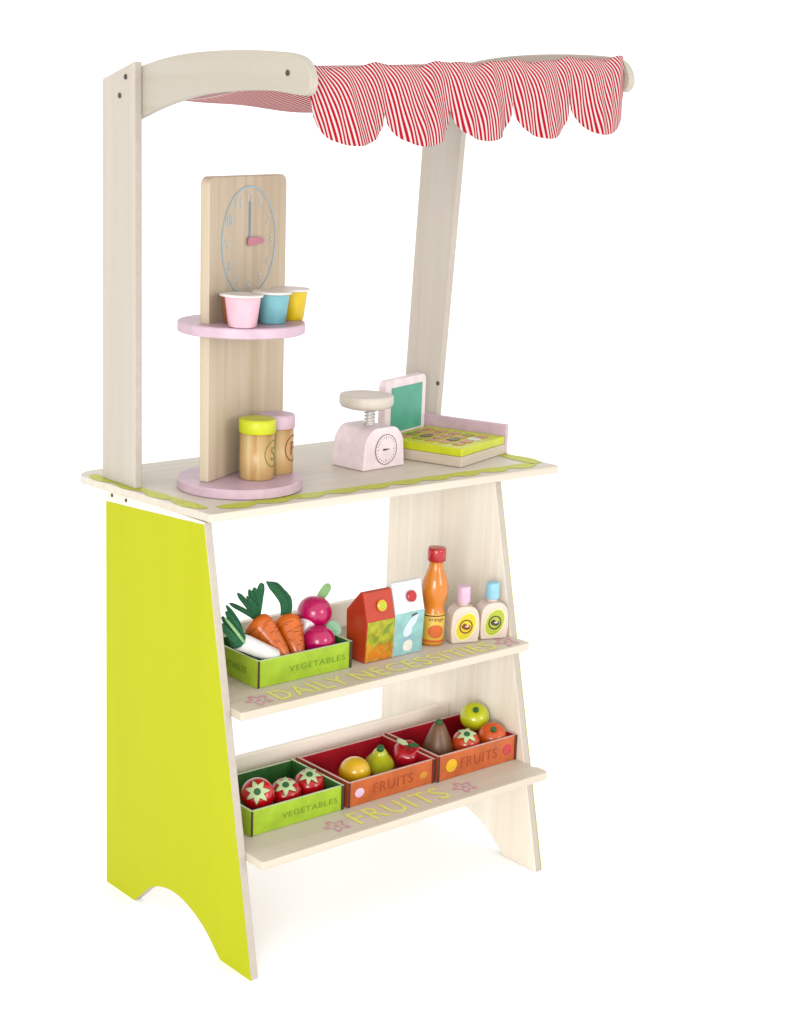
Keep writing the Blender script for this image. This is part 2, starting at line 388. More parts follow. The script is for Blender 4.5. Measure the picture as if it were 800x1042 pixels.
# ------------------------------------------------------------------ awning: canopy sheet and scalloped valance in one striped cloth
fA = Vector((2 * T + .002, -.3095, .9140)); fB = Vector((XP - T - .0025, -.2990, .9462))
bA = Vector((2 * T + .001, -.026, .8905)); bB = Vector((XP - T - .001, -.008, .912))
bm = BM(); uvl = bm.loops.layers.uv.new('UVMap')
NU, NV = 200, 40
def valance_pt(u, v):
    s = u * 5; k = min(4, int(s)); t = s - k
    notch = (.044, .043, .041, .040, .039)[k]
    if v < .5: drop = notch * v / .5
    else: drop = notch + (.0270, .0330, .0345, .0375, .0390)[k] * (v - .5) / .5 * max(0, 1 - abs(2 * t - 1) ** 2.05) ** .52
    p = fA.lerp(fB, u)
    q = drop / .075
    fold = math.sin(2 * math.pi * (s - .25)) * .6 + .35 * math.sin(2 * math.pi * (s * 2.3 + .2)) + .25 * math.sin(2 * math.pi * s * 4.1 + 1.3)
    fold += .22 * math.sin(2 * math.pi * (s * 5.7 + q * .9 + .3 * math.sin(k * 2.1))) * (1 - .5 * min(1, q)) + .18 * math.sin(7 * q + k * 1.9)
    bulge = math.sin(math.pi * min(1, max(0, t)))
    q1 = min(1, q); xs = .016 * (q1 * q1 * (3 - 2 * q1)) ** .8 * (1 - u * .7)
    y = -.004 * math.sin(min(1, q * 4) * math.pi / 2) - .0042 * fold * min(1, .25 + q) - .010 * q * bulge
    z = -drop + .0018 * math.cos(2 * math.pi * s) * (1 - min(1, q * 2)) + .0012 * math.sin(2 * math.pi * (s * 2.3)) * (1 - min(1, q * 2))
    # squeeze towards the middle of each lobe below the notch: rounded tongues
    if v > .5: xs += (0.5 - t) * .0015 * ((v - .5) / .5)
    return p + Vector((xs, y, z)), drop
g = []
for i in range(NU + 1):
    row = []
    for j in range(NV + 1):
        p, d = valance_pt(i / NU, j / NV); vv = bm.verts.new(p); row.append((vv, (i / NU * .445 - .10 * d - .011 * (1 - math.exp(-d / .011)) + .0011 * math.sin(i * .21 + d * 60), d)))
    g.append(row)
def quads(g):
    for a, b in zip(g, g[1:]):
        for j in range(len(a) - 1):
            q = (a[j], b[j], b[j + 1], a[j + 1])
            if len({x[0] for x in q}) < 4: continue
            f = bm.faces.new([x[0] for x in q]); f.smooth = True
            for l, x in zip(f.loops, q): l[uvl].uv = x[1]
quads(g)
# over the rod and back to the rear rod, sagging
g2 = []
NB = 36
for i in range(0, NU + 1, 4):
    u = i / NU; row = [g[i][0]]
    for j in range(1, NB + 1):
        t = j / NB
        a = fA.lerp(fB, u); b = bA.lerp(bB, u); p = a.lerp(b, t)
        wav = .0022 * math.sin(9 * u + 5 * t) + .0015 * math.sin(23 * u - 3 * t)
        sag = -.034 * math.sin(math.pi * t) * (.45 + .55 * math.sin(math.pi * min(1, max(0, u))))
        crest = .003 * math.exp(-((t - .03) / .03) ** 2)
        p = p + Vector((0, 0, sag + wav * math.sin(math.pi * t) + crest))
        row.append((bm.verts.new(p), (u * .445, -t * .29)))
    g2.append(row)
quads(g2)
bmesh.ops.remove_doubles(bm, verts=bm.verts[:], dist=1e-6)
part('awning', bm, 'awning_stripe', solid=.0007)
stall.children[-1]['label'] = 'red and white striped cloth with scalloped front'

# ------------------------------------------------------------------ clock shelf tower on the tabletop
TC = Vector((.104, -.105, ZTOP + .0004))
tower = empty('shelf_tower', TC, 'tall wooden board with printed clock and two round pink shelves on the tabletop', 'toy shelf')
tower.rotation_euler = (0, R(-.45), 0)
bm = BM(); lathe(bm, [(0, 0), (.066, 0), (.068, .0012), (.068, .0098), (.0668, .011), (0, .011)], 72)
obj('base_disc', bm, 'pink', tower)
MZ = .658 - TC.z
bm = BM(); lathe(bm, [(0, MZ - .0115), (.066, MZ - .0115), (.068, MZ - .0103), (.068, MZ - .0012), (.0668, MZ), (0, MZ)], 72)
obj('round_shelf', bm, 'pink', tower)
P0 = Vector((.0572, -.1125, 0)); hd = R(65); bd = Vector((math.sin(hd), math.cos(hd), 0)); bn = Vector((math.sin(hd + math.pi / 2), math.cos(hd + math.pi / 2), 0))
BW = .167; BH = .8085 - TC.z
bm = BM(); prism(bm, rnd([(0, .0112), (BW, .0112), (BW, BH), (0, BH)], [0, 0, .010, .010]), 'y', 0, .0113)
MB = frame(P0 - Vector((TC.x, TC.y, 0)), bd, -bn)
board = obj('board', bm, 'birch_tower', tower, bevel=.0012, matrix=MB)
# clock in board coordinates: x along the board, z up, y = 0 is the face
cx = (Vector((.1315, -.0755, 0)) - P0).dot(bd); cz = .7389 - TC.z
def onboard(dx, dz, off=.0003): return frame((cx + dx, -off, cz + dz), (1, 0, 0), (0, 0, 1))
bm = BM(); ring(bm, .0590, .0590, .0020); clock = obj('clock_dial', bm, 'clock_blue', board, matrix=onboard(0, 0))
for k in range(1, 13):
    a = R(90 - 30 * k)
    text('numeral', str(k), 'clock_pale', clock, Matrix.Translation((.0475 * math.cos(a), .0475 * math.sin(a), 0)), .0026 if k == 1 else .0072 if k < 10 else .011, .0105)
bm = BM(); prism(bm, [(-.0011, -.002), (.0011, -.002), (.0009, .040), (0, .043), (-.0009, .040)], 'z', .0004, .0012); obj('minute_hand', bm, 'hand_blue', clock)
bm = BM(); prism(bm, rnd([(-.006, -.0048), (.024, -.0034), (.031, 0), (.024, .0034), (-.006, .0048)], [.003, .002, .001, .002, .003], 4), 'z', .0013, .0024); obj('hour_hand', bm, 'hand_pink', clock)

# ------------------------------------------------------------------ cups on the upper disc
def cup(dx, dy, mat, label, s=1.0, h=1.0):
    c = empty('pudding_cup', (TC.x + dx - .0012, TC.y + dy, .6584), label, 'toy cup', 'pudding cups on the round shelf')
    bm = BM(); lathe(bm, [(0, 0), (.0140 * s, 0), (.0148 * s, .0008), (.0186 * s, .0300 * h), (.0186 * s, .0308 * h), (0, .0308 * h)], 40); obj('cup_body', bm, mat, c, smooth=False)
    bm = BM(); lathe(bm, [(0, .0309 * h), (.0205 * s, .0309 * h), (.0212 * s, .0315 * h), (.0212 * s, .0330 * h), (.0205 * s, .0337 * h), (0, .0337 * h)], 40); obj('lid', bm, 'lid_white', c)
    for ch in c.children:
        for p in ch.data.polygons: p.use_smooth = abs(p.normal.z) < .5
def lat(l, b): return (.813 * l + .582 * b, -.582 * l + .813 * b)
cup(*lat(.001, -.0545), 'cup_pink', 'pale pink pudding cup with white lid, nearest the front of the round shelf')
cup(*lat(.0315, -.014), 'cup_blue', 'light blue pudding cup with white lid between the pink and yellow cups')
cup(*lat(.0515, .0235), 'cup_yellow', 'yellow pudding cup with white lid at the right end of the round shelf')
cup(-.0192, -.0130, 'cup_brown', 'brown pudding cup with white lid mostly hidden behind the pink cup', .75, .90)

# ------------------------------------------------------------------ canisters on the lower disc
def canister(x, y, lidm, ink, letter, face, label):
    c = empty('canister', (x, y, ZTOP + .0117), label, 'toy canister', 'spice canisters on the round base')
    bm = BM(); lathe(bm, [(0, 0), (.0182, 0), (.019, .0008), (.019, .0500), (0, .0500)], 48); b = obj('canister_body', bm, 'pine_can', c)
    bm = BM(); lathe(bm, [(0, .0501), (.0196, .0501), (.0202, .0507), (.0202, .0636), (.0190, .0652), (0, .0652)], 48); l = obj('lid', bm, lidm, c)
    for o in (b, l):
        for p in o.data.polygons: p.use_smooth = abs(p.normal.z) < .5
    f = Vector((math.sin(R(face)), math.cos(R(face)), 0)); M = frame(f * .0190 + Vector((0, 0, .0285)), Vector((0, 0, 1)).cross(f), (0, 0, 1))
    bm = BM(); ring(bm, .0135, .0150, .0013, .0003); bend(bm, .0190); obj('emblem_ring', bm, ink, b, matrix=M)
    text('emblem_letter', letter, ink, b, M, .0095, .0150, .0003, wrap=.0190)
canister(.1159, -.1191, 'lime', 'ink_green', 'S', 150, 'wooden canister with lime lid and green letter S')
canister(.1524, -.1044, 'pink', 'ink_brown', 'P', 146, 'wooden canister with pink lid and brown letter, right of the lime lidded one')

# ------------------------------------------------------------------ kitchen scale
sc = empty('kitchen_scale', (.303, -.083, ZTOP + .0004), 'pale pink toy kitchen scale with round dial and disc pan beside the till', 'toy scale', rz=R(6))
prof = rnd([(-.0345, 0), (.0345, 0), (.0315, .0345), (.0195, .0480), (-.0195, .0480), (-.0315, .0345)], [.001, .001, .020, .016, .016, .020], 8)
bm = BM(); prism(bm, prof, 'y', -.026, .026); body = obj('scale_body', bm, 'pale_pink', sc, bevel=.0028, segs=3)
DM = frame((.002, -.0263, .0222), (1, 0, 0), (0, 0, 1))
dial = flat_disc('dial', 'pale_pink', body, DM, .0178, .0178, .0005)
bm = BM(); ring(bm, .0178, .0178, .0006, .0006); obj('dial_rim', bm, 'ink', dial, matrix=Matrix.Translation((0, 0, .0002)))
bm = BM()
for k in range(24):
    a = 2 * math.pi * k / 24; L = .0024 if k % 6 else .0042
    box(bm, .0158 - L, .0158, -.00022, .00022, .0005, .0007, M=Matrix.Rotation(a, 4, 'Z'))
obj('dial_ticks', bm, 'ink', dial)
bm = BM(); prism(bm, [(-.0052, -.0012), (-.0052, .0012), (.0005, .0008), (.0068, 0), (.0005, -.0008)], 'z', .0006, .0011); obj('needle', bm, 'ink', dial)
bm = BM(); tube(bm, [(0, 0, .0477), (0, 0, .055), (0, 0, .0668)], .0045, 20); obj('spring_post', bm, 'lid_white', sc, smooth=False)
bm = BM(); tube(bm, [(.0062 * math.cos(t * .42), .0062 * math.sin(t * .42), .0487 + t * .00026) for t in range(66)], .0009, 8); obj('spring', bm, 'steel', sc, smooth=True)
bm = BM(); lathe(bm, [(0, .0670), (.023, .0670), (.0295, .0692), (.0318, .0730), (.0318, .0812), (.0305, .0832), (.0265, .0835), (.0245, .0822), (0, .0816)], 56, M=Matrix.Translation((-.002, .004, 0)))
pan = obj('pan', bm, 'birch_pan', sc)
for p in pan.data.polygons: p.use_smooth = True

# ------------------------------------------------------------------ cash register
rg = empty('cash_register', (.387, -.154, ZTOP + .0004), 'toy till with lime keypad, green screen and pink side wall on the tabletop', 'toy till', rz=R(19))
LX, LY = .1125, .128
bm = BM(); box(bm, 0, LX, 0, LY, 0, .0125); obj('base_slab', bm, 'beech', rg, bevel=.0012)
bm = BM(); box(bm, .0005, LX - .0005, .0005, LY - .018, .0126, .0222); kp = obj('keypad', bm, 'lime', rg, bevel=.0012)
rr = random.Random(3)
for i in range(5):
    for j in range(4):
        bm = BM(); x = .019 + j * .0195; y = .012 + i * .0185
        prism(bm, rnd([(x, y), (x + .0145, y), (x + .0145, y + .0135), (x, y + .0135)], [.003] * 4, 3), 'z', .0222, .0234)
        k = 'key_white' if (i == 0 and j == 2) else rr.choice(['key_tan', 'key_tan', 'key_dark', 'key_olive', 'key_tan'])
        ko = obj('key', bm, k, kp, bevel=.0004)
bm = BM(); box(bm, LX + .0002, LX + .0066, -.0005, LY, 0, .0365); obj('side_wall', bm, 'pink', rg, bevel=.0012)
bm = BM()
prism(bm, rnd([(.008, .0126), (.106, .0126), (.106, .0895), (.008, .0895)], [.002, .002, .008, .008]), 'y', LY - .017, LY - .006)
scr = obj('screen_frame', bm, 'pale_pink', rg, bevel=.0014)
bm = BM(); box(bm, .0210, .0950, LY - .0178, LY - .0170, .0245, .0795); obj('screen', bm, 'screen_green', scr)

# ------------------------------------------------------------------ crates
def crate(x, y, z, w_, d_, h_, kind, label, rz=0):
    """x,y,z: front left bottom corner"""
    c = empty('vegetable_crate' if kind == 'veg' else 'fruit_crate', (x, y, z + .0003), label, 'toy crate', 'small printed crates on the shelves', rz)
    out, ins, edge, ink = ('veg_green', 'veg_inside', 'veg_edge', 'veg_ink') if kind == 'veg' else ('fruit_orange', 'fruit_inside', 'fruit_edge', 'fruit_ink')
    t = .003
    mats = [out, ins, edge, 'burnt']
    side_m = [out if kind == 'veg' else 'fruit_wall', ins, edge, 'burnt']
    bm = BM(); box(bm, t, w_ - t, t, d_ - t, .0012, .0032, 1); obj('bottom', bm, mats, c)
    for a, b, f in ((0, t, {'+x': 1, '-x': 0, '+z': 2, '-y': 3, '+y': 3}), (w_ - t, w_, {'-x': 1, '+x': 0, '+z': 2, '-y': 3, '+y': 3})):
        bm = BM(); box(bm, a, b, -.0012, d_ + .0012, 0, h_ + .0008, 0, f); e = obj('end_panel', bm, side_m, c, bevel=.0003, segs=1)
        if a == 0:
            text('lettering', 'VEGETABLES' if kind == 'veg' else 'FRUITS', ink, e, frame((-.0002, d_ * .5, h_ * .5), (0, -1, 0), (0, 0, 1)), d_ * .58, h_ * .24, .0002)
    for a, b, f in ((0, t, {'+y': 1, '-y': 0, '+z': 2}), (d_ - t, d_, {'-y': 1, '+y': 0, '+z': 2})):
        bm = BM(); box(bm, t + .0001, w_ - t - .0001, a, b, 0, h_, 0, f); p = obj('long_panel', bm, mats, c, bevel=.0003, segs=1)
        if a == 0:
            F = lambda px, pz: frame((px, -.0002, pz), (1, 0, 0), (0, 0, 1))
            if kind == 'veg': text('lettering', 'VEGETABLES', ink, p, F(w_ * .63, h_ * .47), w_ * .60, h_ * .22, .0002, space=1.1)
            else:
                text('lettering', 'FRUITS', ink, p, F(w_ * .52, h_ * .50), w_ * .46, h_ * .40, .0002, space=1.1)
                if kind == 'fruit_lemon':
                    flat_disc('printed_lemon', 'lemon', p, F(w_ * .17, h_ * .52), .0085, .0078, .0003); flat_disc('printed_apple', 'tomato', p, F(w_ * .88, h_ * .5), .0068, .0068, .0003)
                else:
                    flat_disc('printed_grape', 'soap_pink', p, F(w_ * .13, h_ * .50), .0066, .0054, .0003); flat_disc('printed_pear', 'fruit_print_gold', p, F(w_ * .87, h_ * .45), .0060, .0042, .0003)
    return c
crate(.0655, -.1965, .279, .1285, .094, .0300, 'veg', 'green vegetable crate on the upper shelf holding carrots and radishes')
crate(.0350, -.2315, .1306, .1255, .094, .0283, 'veg', 'green vegetable crate on the lower shelf holding red tomatoes')
crate(.1660, -.2322, .1306, .1275, .094, .0290, 'fruit', 'orange fruit crate in the middle of the lower shelf holding lemon, pear and apple')
crate(.2965, -.2345, .1306, .1270, .094, .0310, 'fruit_lemon', 'orange fruit crate with printed lemon at the right of the lower shelf')

# ------------------------------------------------------------------ fruit and vegetables
TOCAM = Vector((-.60, -.80, 0))
def axis(elev): return (TOCAM * math.cos(R(elev)) + Vector((0, 0, math.sin(R(elev))))).normalized()
def ball_profile(r, dent=.16, squash=.92, n=20, neck=0):
    out = []
    for i in range(n + 1):
        a = math.pi * i / n; rr = r * math.sin(a); z = -r * squash * math.cos(a)
        z -= dent * r * math.exp(-(rr / (.42 * r)) ** 2) * (1 if a > math.pi / 2 else -.6)
        if neck and a > math.pi / 2:
            q = (a - math.pi / 2) / (math.pi / 2); z += neck * r * q; rr *= (1 - .28 * math.sin(math.pi * min(1, q * 1.1)))
        out.append((max(rr, 0), z))
    return out
def star(r0, n, tip, valley, squash=.92, lift=.0006, seed=0):
    """calyx draped over a ball of radius r0"""
    bm = BM(); rn = random.Random(seed); rows = 6; k = n * 8; ringv = []
    for q in range(1, rows + 1):
        rg_ = []
        for i in range(k):
            ph = 2 * math.pi * i / k; s = abs(((i / 8) % 1) * 2 - 1)
            th = (valley + (tip - valley) * s ** 1.5) * q / rows
            rr = (r0 + lift) * math.sin(th); z = (r0 + lift) * squash * math.cos(th) - .10 * r0 * math.exp(-(rr / (.42 * r0)) ** 2)
            rg_.append(bm.verts.new((rr * math.cos(ph), rr * math.sin(ph), z + lift)))
        ringv.append(rg_)
    c = bm.verts.new((0, 0, (r0) * squash - .10 * r0 + 2 * lift))
    for i in range(k): bm.faces.new((c, ringv[0][i], ringv[0][(i + 1) % k]))
    for a, b in zip(ringv, ringv[1:]):
        for i in range(k): bm.faces.new((a[i], b[i], b[(i + 1) % k], a[(i + 1) % k]))
    return bm
def fruit(name, loc, r, mat, label, cat, elev=50, dent=.16, squash=.92, calyx=0, neck=0, stem_r=.0038, group=None, roll=0, swing=0):
    f = empty(name, loc, label, cat, group)
    ax = Matrix.Rotation(R(swing), 3, 'Z') @ axis(elev); M = aim((0, 0, 0), ax, R(roll))
    bm = BM(); lathe(bm, ball_profile(r, dent, squash, neck=neck), 40); obj('flesh', bm, mat, f, smooth=True, matrix=M)
    topz = r * squash - dent * r + neck * r
    if calyx:
        ca = obj('calyx', star(r, calyx, R(46), R(22), squash, seed=roll), 'calyx', f, smooth=True, solid=.0009, matrix=M)
    if stem_r:
        bm = BM(); lathe(bm, [(0, topz - .003), (stem_r, topz - .003), (stem_r, topz + .0030), (stem_r * .8, topz + .0040), (0, topz + .0040)], 20)
        obj('stem', bm, 'stem_green', f, matrix=M)
    return f
GT = 'red tomatoes in the lower green crate'
fruit('tomato', (.0665, -.200, .1600), .0186, 'tomato', 'red wooden tomato with pale star calyx at the left of the lower green crate', 'toy tomato', 34, calyx=7, group=GT, roll=10)
fruit('tomato', (.1066, -.197, .1507), .0176, 'tomato', 'red wooden tomato with pale star calyx between two others in the lower green crate', 'toy tomato', 58, calyx=6, group=GT, roll=32)
fruit('tomato', (.1430, -.192, .1512), .0176, 'tomato', 'red wooden tomato with pale star calyx at the right of the lower green crate', 'toy tomato', 64, calyx=7, group=GT, roll=5)
fruit('lemon', (.2057, -.195, .1525), .0172, 'lemon', 'round yellow lemon in the middle fruit crate left of the pear', 'toy lemon', 10, dent=.0, squash=1.06, stem_r=0, swing=70)
fruit('pear', (.2480, -.188, .1505), .0172, 'pear', 'yellow green pear with dark green stem dot in the middle fruit crate', 'toy pear', 66, dent=.10, squash=.95, neck=.5, stem_r=.0040)
# red apple with heart shaped lobes, drawn as one turned body with two dents
ap = empty('apple', (.2885, -.190, .1525), 'glossy red apple with small leaf at the right end of the middle fruit crate', 'toy apple')
bm = BM(); lathe(bm, ball_profile(.0178, .30, .90), 48)
for v in bm.verts:
    s = 1 + .07 * math.cos(5 * math.atan2(v.co.y, v.co.x)) * (1 if v.co.z < 0 else .6); v.co.x *= s; v.co.y *= s
    if v.co.z < 0: v.co.x *= 1 + .25 * v.co.z / .0178; v.co.y *= 1 + .25 * v.co.z / .0178
AM = aim((0, 0, 0), axis(62))
obj('flesh', bm, 'apple_red', ap, smooth=True, matrix=AM)
bm = BM(); tube(bm, [(0, 0, .0105), (.0008, 0, .016), (.002, 0, .019)], .0012, 10); obj('stem', bm, 'stem_green', ap, matrix=AM)
bm = BM(); prism(bm, [(0, 0), (.005, .0035), (.011, .003), (.015, 0), (.011, -.003), (.005, -.0035)], 'z', .0172, .0184); obj('leaf', bm, 'calyx', ap, matrix=AM @ Matrix.Rotation(R(150), 4, 'Z'))
bm = BM(); prism(bm, [(0, 0), (.004, .003), (.010, .0025), (.013, 0), (.009, -.003), (.004, -.003)], 'z', .0178, .019); obj('leaf', bm, 'stem_green', ap, matrix=AM @ Matrix.Rotation(R(-10), 4, 'Z'))
# brown cone shaped fig
fg = empty('fig', (.3370, -.190, .1336), 'brown cone shaped wooden fig at the left of the right fruit crate', 'toy fig')
bm = BM(); lathe(bm, [(0, 0), (.012, .0004), (.0180, .004), (.0192, .010), (.0180, .020), (.0138, .031), (.0098, .040), (.0072, .0455), (.0045, .0476), (0, .048)], 36); obj('flesh', bm, 'carved_brown', fg, smooth=True)
bm = BM(); lathe(bm, [(0, .0475), (.0042, .0475), (.0046, .0495), (.0034, .0515), (0, .052)], 18); obj('stem', bm, 'stem_green', fg, smooth=True)
fruit('persimmon', (.3660, -.207, .1555), .0170, 'tomato_orange', 'orange red persimmon with pale star calyx in front of the green apple', 'toy persimmon', 62, calyx=6, roll=18)
fruit('apple', (.4045, -.180, .1725), .0180, 'apple_green', 'lime green apple with dark stem dot at the back of the right fruit crate', 'toy apple', 52, dent=.2, stem_r=.0034, roll=4)
fruit('orange', (.4045, -.212, .1575), .0174, 'orange_fruit', 'orange fruit with dark stem dot in the front right of the right fruit crate', 'toy orange', 52, dent=.16, squash=.9, stem_r=.0034)

# ---- upper crate
def leaf_strip(pts, wd, t, mat, name, par, origin):
    """felt strip along a 3-D path, lying across the view from the front, pointed at the end"""
    P = catmull([Vector(p) - Vector(origin) for p in pts], 6); bm = BM(); n = len(P)
    V = []
    for i, p in enumerate(P):
        d = (P[min(i + 1, n - 1)] - P[max(i - 1, 0)]).normalized(); side = d.cross(Vector((.55, .82, 0))).normalized()
        w2 = wd * (.75 + .25 * math.sin(math.pi * i / (n - 1))) if i < n * .72 else wd * max(.10, (1 - (i - n * .72) / (n * .28)))
        V.append((bm.verts.new(p + side * w2 / 2), bm.verts.new(p - side * w2 / 2)))
    for a, b in zip(V, V[1:]): bm.faces.new((a[0], b[0], b[1], a[1]))
    return obj(name, bm, mat, par, solid=t)
def carrot(top_, tip, r, label, leaves):
    top_ = Vector(top_); tip = Vector(tip); d = tip - top_; L = d.length + .008
    c = empty('carrot', top_, label, 'toy carrot', 'carrots in the upper green crate')
    M = aim((0, 0, 0), -d)
    prof = [(0, -L), (.0035, -L + .0008), (.0062, -L + .004), (.0105, -L * .68), (.0138, -L * .38), (r, -L * .14), (r * .98, -.0005), (r * .82, .0045), (r * .5, .0062), (0, .0065)]
    prof = [(max(0, p.x), p.y) for p in catmull(prof, 3)]
    bm = BM(); lathe(bm, prof, 36); root = obj('root', bm, 'carrot', c, smooth=True, matrix=M)
    rn = random.Random(5)
    bm = BM()
    for k in range(16):
        z = -.004 - k * (L - .016) / 16; rad = None
        for (r1, z1), (r2, z2) in zip(prof, prof[1:]):
            if min(z1, z2) <= z <= max(z1, z2): rad = r1 + (r2 - r1) * (z - z1) / (z2 - z1 + 1e-9)
        if not rad: continue
        a0 = rn.uniform(0, 6.28); w_ = rn.uniform(.35, .7)
        for e in (0, 2.1, 4.2):
            tube(bm, [((rad + .0001) * math.cos(a0 + e + w_ * t / 5), (rad + .0001) * math.sin(a0 + e + w_ * t / 5), z) for t in range(6)], .0004, 6)
    obj('groove', bm, 'carrot_line', root)
    for pts, wd in leaves: leaf_strip(pts, wd, .0014, 'felt_green', 'leaf', c, top_)
    return c
b1 = (.0975, -.150, .3392)
carrot((.0984, -.151, .3335), (.1125, -.181, .302), .0162, 'orange carrot with spread dark green leaves in the upper crate, the left one',
       [([b1, (.081, -.150, .351), (.0613, -.150, .3628)], .0055), ([b1, (.085, -.150, .357), (.0715, -.150, .3724)], .0065),
        ([b1, (.0925, -.1525, .354), (.0815, -.153, .3680)], .0060), ([b1, (.094, -.149, .357), (.0880, -.148, .3735)], .0070),
        ([b1, (.0975, -.147, .358), (.0965, -.146, .3740)], .0080), ([b1, (.1005, -.1495, .360), (.1035, -.149, .3790)], .0085), ([b1, (.1025, -.146, .356), (.1085, -.145, .3765)], .0080)])
b2 = (.134, -.150, .3350)
carrot((.1370, -.151, .3290), (.1335, -.178, .299), .0162, 'orange carrot with folded dark green leaf in the upper crate, the one beside the radishes',
       [([b2, (.1335, -.150, .352), (.1240, -.148, .3670), (.1120, -.147, .3785)], .0090), ([(.1355, -.149, .335), (.1365, -.147, .354), (.1290, -.146, .3680), (.1175, -.145, .3765)], .0090),
        ([(.1370, -.151, .335), (.1395, -.149, .350), (.1340, -.148, .3660)], .0085), ([(.1385, -.150, .334), (.1425, -.148, .346), (.1410, -.147, .3600)], .0075)])
lk = empty('leek', (.0500, -.186, .3310), 'white leek with dark green leaves leaning over the front left of the upper crate', 'toy leek')
q = Vector((.0500, -.186, .3310))
bm = BM(); tube(bm, [Vector(p) - q for p in ((.0485, -.1855, .3322), (.060, -.1855, .327), (.076, -.185, .318), (.096, -.1845, .3070), (.101, -.1845, .304))], [.0092, .0094, .0090, .0086, .005], 20); obj('stalk', bm, 'leek_white', lk, smooth=True)
bm = BM(); tube(bm, [Vector(p) - q for p in ((.0500, -.1857, .3313), (.0470, -.1852, .3345), (.0430, -.184, .3400), (.0370, -.183, .3475))], [.0090, .0094, .0080, .0040], 16)
obj('leaf_sheath', bm, 'felt_green', lk, smooth=True)
for dx, dz, dy, wd, m_ in ((0, 0, -.004, .0080, 'felt_green'), (.006, .004, -.002, .0075, 'felt_green'), (-.005, -.005, -.006, .0075, 'felt_green'), (.010, .009, .003, .0060, 'felt_green'), (.0005, .0005, -.0075, .0030, 'felt_light')):  # last, narrow pale strip paints the highlight streak along the leaves
    leaf_strip([(.0490 + dx * .4, -.1880 + dy, .3325 + dz * .4), (.0400 + dx * .8, -.1870 + dy, .3445 + dz * .8), (.0260 + dx, -.1830 + dy, .3630 + dz)], wd, .0018, m_, 'leaf', lk, q)
def radish(c_, r, tail, label, leaves):
    c_ = Vector(c_); o = empty('radish', c_, label, 'toy radish', 'radishes in the upper green crate')
    bm = BM(); lathe(bm, ball_profile(r, .05, .98), 40); obj('root', bm, 'radish', o, smooth=True)
    d = Vector(tail).normalized(); M = aim(d * r * .80, d)
    bm = BM(); lathe(bm, [(0, -.002), (r * .56, -.001), (r * .44, .004), (r * .20, .011), (.0016, .017), (0, .019)], 28); obj('tail', bm, 'radish_white', o, smooth=True, matrix=M)
    for pts, wd, m in leaves: leaf_strip(pts, wd, .0014, m, 'leaf', o, c_)
radish((.1768, -.150, .3340), .0198, (-.72, -.25, -.62), 'magenta radish with white tail lying on top of the other radish',
       [([(.186, -.146, .347), (.1955, -.143, .353), (.2050, -.140, .3600)], .0105, 'felt_light')])
radish((.1660, -.172, .3085), .0186, (.3, .5, -.7), 'magenta radish underneath, at the front of the upper crate by a mint leaf',
       [([(.180, -.168, .308), (.190, -.165, .3125), (.2005, -.162, .320)], .0200, 'felt_mint')])

# ------------------------------------------------------------------ cartons
def carton(x0, x1, lean, body, pic, capm, label, zr, name):
    c = empty(name, ((x0 + x1) / 2, -.180, .2793), label, 'toy carton', 'drink cartons on the upper shelf')
    w_ = (x1 - x0) / 2; dz = zr - .360
    prof = [(-.0155, 0), (-.0185, .0480 + dz * .6), (-.0095, .0800 + dz), (-.0045, .0808 + dz), (.0190, .0555), (.0165, 0)]
    bm = BM(); prism(bm, prof, 'x', -w_, w_); b = obj('carton_body', bm, body, c, bevel=.0010)
    zf = .0480 + dz * .6
    fn = Vector((0, -.0480, -.003)).normalized()
    # picture on the front face (slightly leaning plane)
    PM = frame((0, -.0170 - .0003, zf * .5), (1, 0, 0), (0, -.0030, zf))
    hgt = math.hypot(zf, .003)
    CM = frame((w_ * .12, -.0140 - .0009, .0640 + dz * .85), (1, 0, 0), (0, .0090, .032))
    return c, b, PM, CM, w_, hgt
c, b, PM, CM, w_, hg = carton(.2135, .2545, 0, 'juice_red', None, None, 'red juice carton with yellow cap and fruit picture beside the vegetable crate', .360, 'juice_carton')
def patch(name, x0, x1, y0, y1, mat, par, M, t=.0003, z=0):
    bm = BM(); box(bm, x0, x1, y0, y1, z, z + t); return obj(name, bm, mat, par, matrix=M)
pic = patch('picture', -w_ + .0008, w_ - .0006, -hg / 2 + .001, hg / 2, 'juice_lime', b, PM)
bm = BM()
top_edge = [(-w_ + .0008 + (2 * w_ - .0014) * i / 16, -.004 + .0025 * math.sin(i * 1.1)) for i in range(17)]
prism(bm, [(w_ - .0006, -hg / 2 + .001)] + [(-w_ + .0008, -hg / 2 + .001)] + top_edge, 'z', .0003, .0005); obj('orange_print', bm, 'juice_orange', pic, matrix=Matrix.Identity(4))
for px, py, rx in ((-.008, -.016, .0075), (.008, -.019, .0060), (.002, -.009, .0045)):
    flat_disc('fruit_print', 'sauce', pic, Matrix.Translation((px, py, .0005)), rx, rx * .75, .0002)
bm = BM(); prism(bm, [(.004, .006), (.010, .009), (.018, .020), (.010, .018), (.005, .012)], 'z', .0003, .0006); obj('leaf_print', bm, 'juice_leaf', pic)
bm = BM(); prism(bm, [(-.010, -.002), (-.004, .000), (-.001, .006), (-.007, .004)], 'z', .0005, .0008); obj('leaf_print', bm, 'juice_leaf', pic)
bm = BM(); lathe(bm, [(0, 0), (.0066, 0), (.0066, .0018), (.0058, .0026), (0, .0026)], 28); obj('cap', bm, 'lemon', b, matrix=CM)
bm = BM(); lathe(bm, [(0, .0027), (.0048, .0027), (.0044, .0031), (0, .0031)], 28); obj('cap_face', bm, 'pear', b, matrix=CM)
c, b, PM, CM, w_, hg = carton(.2552, .2985, 0, 'milk_white', None, None, 'white milk carton with red cap and teal front next to the red carton', .365, 'milk_carton')
